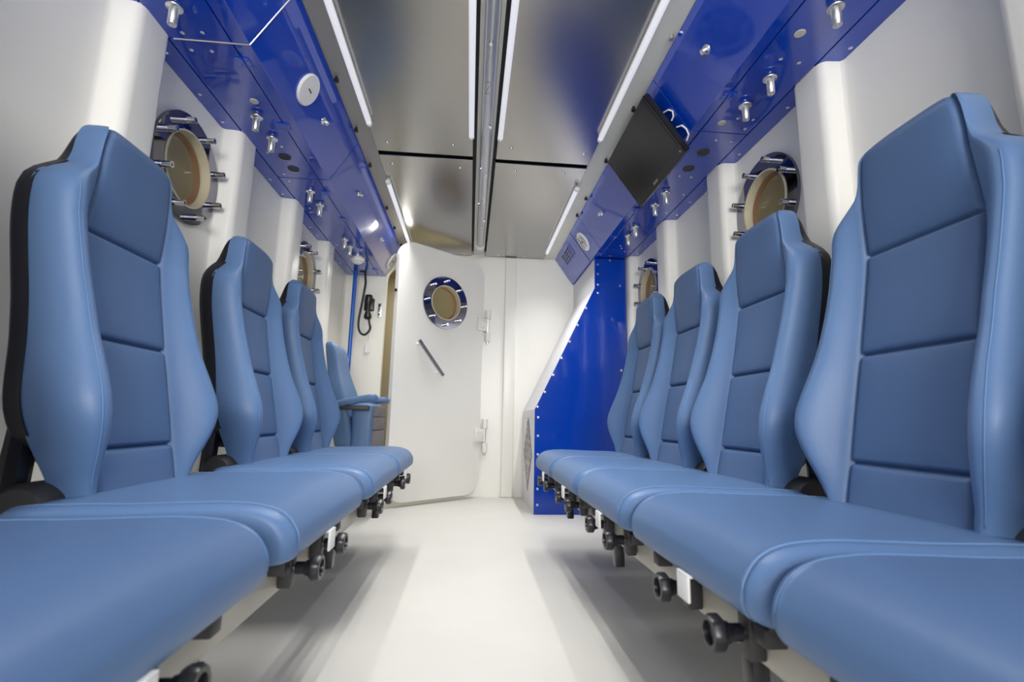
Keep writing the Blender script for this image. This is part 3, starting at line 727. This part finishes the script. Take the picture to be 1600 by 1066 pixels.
# ------------------------------------------------------------------ blue air-treatment cabinet, far right
cab = empty('corner_cabinet', (.75, 3.55, 0)); tag(cab, 'tall blue panelled cabinet with slanted front edge, far right corner', 'cabinet')
poly = [(.434, .0), (.434, .672), (.850, 1.530), (.850, 1.744), (1.070, 1.744), (1.070, .0)]
bm = B(); plate(bm, [poly], lambda a, b, t: (a - .75, t - 3.55, b), 3.212, YB - .003); build('body', bm, CABW, cab)
bm = B(); plate(bm, [[(x + (.000 if x < 1 else -.0), z) for x, z in poly]], lambda a, b, t: (a - .75, t - 3.55, b), 3.198, 3.211); front = build('front_panel', bm, BLUEC, cab)
rvs = [(.872, z) for z in (1.70, 1.63, 1.55, 1.49)] + [(.452 + (.855 - .452) * k, .69 + (1.52 - .69) * k) for k in (0, .12, .26, .40, .54, .68, .83)] + [(.457, z) for z in (.62, .50, .38, .16, .06)] + [(1.03, z) for z in (1.55, .95)] + [(.96, 1.735)]
for (x, z) in rvs:
    o = inst('rivet', RIV, front, (x - .75, 3.198 - 3.55, z), (math.radians(-90), 0, 0)); o.scale = (1.3, 1.3, 1.3)
vg = empty('vent_screen', (.434 - .75, 0, .36), 0, cab)
bm = B(); plate(bm, [[(-.23, 0), (0, -.26), (.23, 0), (0, .26)]], lambda a, b, t: (t, a, b), -.004, 0.0); build('screen_plate', bm, FLANGE, vg)
for k in range(-2, 3):
    for sg in (1, -1):
        f_ = k / 5 * 2 * .5
        c0 = Vector((-.005, .23 * f_, .26 * f_ * -sg)); d_ = Vector((0, .115, .13 * sg))
        bm = B(); sweep(bm, [c0 - d_ * .98, c0 + d_ * .98], .003, 5); build('screen_bar', bm, STRIP, vg)

# ------------------------------------------------------------------ monitor under the right locker
A0 = Vector((.655, 1.693, 1.902)); A1 = Vector((.822, 1.693, 1.668)); A2 = Vector((.655, 2.205, 1.902))
ux = (A2 - A0).normalized(); uy = (A1 - A0).normalized(); un = uy.cross(ux).normalized()
if un.x > 0: un = -un
MWd = (A2 - A0).length; MH = (A1 - A0).length
mon = empty('monitor', A0); tag(mon, 'flat black monitor hung from the right overhead locker', 'monitor')
def mp(a, b, t): return ux * a + uy * b + un * t
def mbox(bm, a0, a1, b0, b1, t0, t1, bev=0):
    vs = [bm.verts.new(mp(a, b, t)) for t in (t0, t1) for (a, b) in ((a0, b0), (a1, b0), (a1, b1), (a0, b1))]
    for f in ((0, 1, 2, 3), (4, 5, 6, 7), (0, 1, 5, 4), (1, 2, 6, 5), (2, 3, 7, 6), (3, 0, 4, 7)): bm.faces.new([vs[i] for i in f])
    if bev: bmesh.ops.bevel(bm, geom=bm.edges[:], offset=bev, segments=2, affect='EDGES')
bm = B(); mbox(bm, 0, MWd, 0, MH, -.028, 0, .003); build('housing', bm, BEZEL, mon, auto=40)
bm = B(); mbox(bm, .014, MWd - .014, .012, MH - .040, -.002, .0012); build('screen', bm, SCREEN, mon)
bm = B(); mbox(bm, .10, MWd - .10, .03, MH - .05, -.055, -.027, .006); bk = build('rear_cover', bm, BEZEL, mon, auto=40)
bm = B(); mbox(bm, .22, .30, .10, .17, -.060, -.054); build('mount_plate', bm, BRACKET, mon)
bm = B(); sweep(bm, [mp(.02, MH * .5, -.05), mp(.005, MH * .48, -.056), mp(-.004, MH * .42, -.060), mp(.005, MH * .36, -.056), mp(.03, MH * .33, -.05)], .0035, 8); build('cable', bm, WPLAST, mon)
bm = B(); sweep(bm, [mp(.02, MH * .86, -.05), mp(.0, MH * .82, -.058), mp(-.006, MH * .74, -.060), mp(.0, MH * .66, -.058), mp(.02, MH * .62, -.05)], .0035, 8); build('cable', bm, WPLAST, mon)
for k in range(6):
    bm = B(); a = MWd * .5 + .008 * k; mbox(bm, a, a + .0055, MH - .024, MH - .016 + (.002 if k % 2 else 0), 0, .0008); build('logo_letter', bm, GREYTXT, mon)
bm = B(); mbox(bm, .02, .028, MH - .022, MH - .014, 0, .001); build('power_light', bm, GREYTXT, mon)

# ------------------------------------------------------------------ far left corner fittings
pl = B(); cyl(pl, (-.938, 3.76, 0), (-.938, 3.76, 1.749), .0155, 18); pole = build('grab_pole', pl, POLE, auto=40); tag(pole, 'blue vertical pole from floor to locker, far left corner', 'pole')
dt = empty('smoke_detector', (-.842, 3.405, 1.749)); tag(dt, 'round white smoke detector under the left overhead locker', 'detector')
bm = B(); lathe(bm, (0, 0, 0), (0, 0, -1), [(0, .040), (.012, .040), (.014, .030)], 28); build('base', bm, ALU, dt, auto=40)
bm = B(); lathe(bm, (0, 0, -.013), (0, 0, -1), [(0, .046), (.006, .050), (.022, .050), (.030, .044), (.040, .028), (.046, .020), (.048, 0)], 32); hd_ = build('head', bm, WPLAST, dt, auto=60)
for k in range(10):
    a = 2 * math.pi * k / 10; b2 = B(); box(b2, .035, .0405, -.007, .007, -.047, -.042)
    b2.transform(Matrix.Rotation(a, 4, 'Z')); build('sensor_slot', b2, GREYSLOT, hd_)
ph = empty('wall_telephone', (-.840, YB, 1.48)); tag(ph, 'black telephone handset hanging on the end wall left of the door', 'telephone')
def sec(pts, rr):                                                      # loft along z with ellipse sections
    return loft([[(cx + rx * math.cos(t), cy + ry * math.sin(t), z) for t in [2 * math.pi * j / 18 for j in range(18)]] for (cx, cy, z), (rx, ry) in zip(pts, rr)])
bm = B(); box(bm, -.040, .040, -.030, -.002, -.030, .075, .010, 3); build('cradle', bm, BLACK, ph, auto=50)
bm = sec([(0, -.045, .098), (0, -.050, .094), (0, -.052, .075), (.0, -.048, .050), (.0, -.058, .03), (.0, -.060, 0), (.0, -.058, -.04), (.0, -.048, -.062), (.0, -.045, -.085), (.0, -.045, -.102), (0, -.045, -.106)],
         [(.010, .01), (.026, .022), (.031, .026), (.028, .024), (.015, .014), (.014, .013), (.015, .014), (.026, .022), (.031, .026), (.024, .020), (.008, .008)])
inst('handset', to_mesh('handset', bm, BLACK, 60), ph)
cpts = [(-.03, -.115, .265), (-.032, -.06, .20), (-.045, -.035, .12), (-.060, -.03, .0), (-.072, -.03, -.10), (-.070, -.03, -.17), (-.050, -.03, -.215), (-.020, -.03, -.228), (.010, -.03, -.205), (.024, -.035, -.165), (.010, -.042, -.105)]
cp2 = [tuple(p) for p in catmull([Vector(p) for p in cpts], 5)[:51]]
bm = B(); sweep(bm, cp2, .0085, 8); inst('cord', to_mesh('cord', bm, BLACK, 60), ph)
tg = empty('hanging_tag', (-.832, YB - .012, 1.16)); tag(tg, 'small white tag hanging on a chain below the telephone', 'tag')
bm = B(); box(bm, -.020, .020, -.004, .004, -.052, .030, .002); build('label_plate', bm, WPLAST, tg)
bm = B(); sweep(bm, [(0, 0, .028), (.003, -.01, .09), (.006, -.02, .15), (.0, -.03, .21)], .0018, 6); build('chain', bm, ALU, tg)
pt_ = empty('wall_catch', (-.757, YB, 1.465)); tag(pt_, 'small chrome catch plate on the end wall beside the telephone', 'catch')
bm = B(); box(bm, -.014, .014, -.006, -.001, -.062, .055, .003); build('plate', bm, ALU, pt_, auto=40)
for z in (.035, -.04):
    bm = B(); lathe(bm, (0, -.006, z), (0, -1, 0), [(0, .008), (.006, .008), (.008, .005), (.008, 0)], 12); build('screw', bm, BLACK, pt_)
bm = B(); box(bm, -.009, .009, -.016, -.005, -.016, .012, .003); build('catch_block', bm, CHROME, pt_)
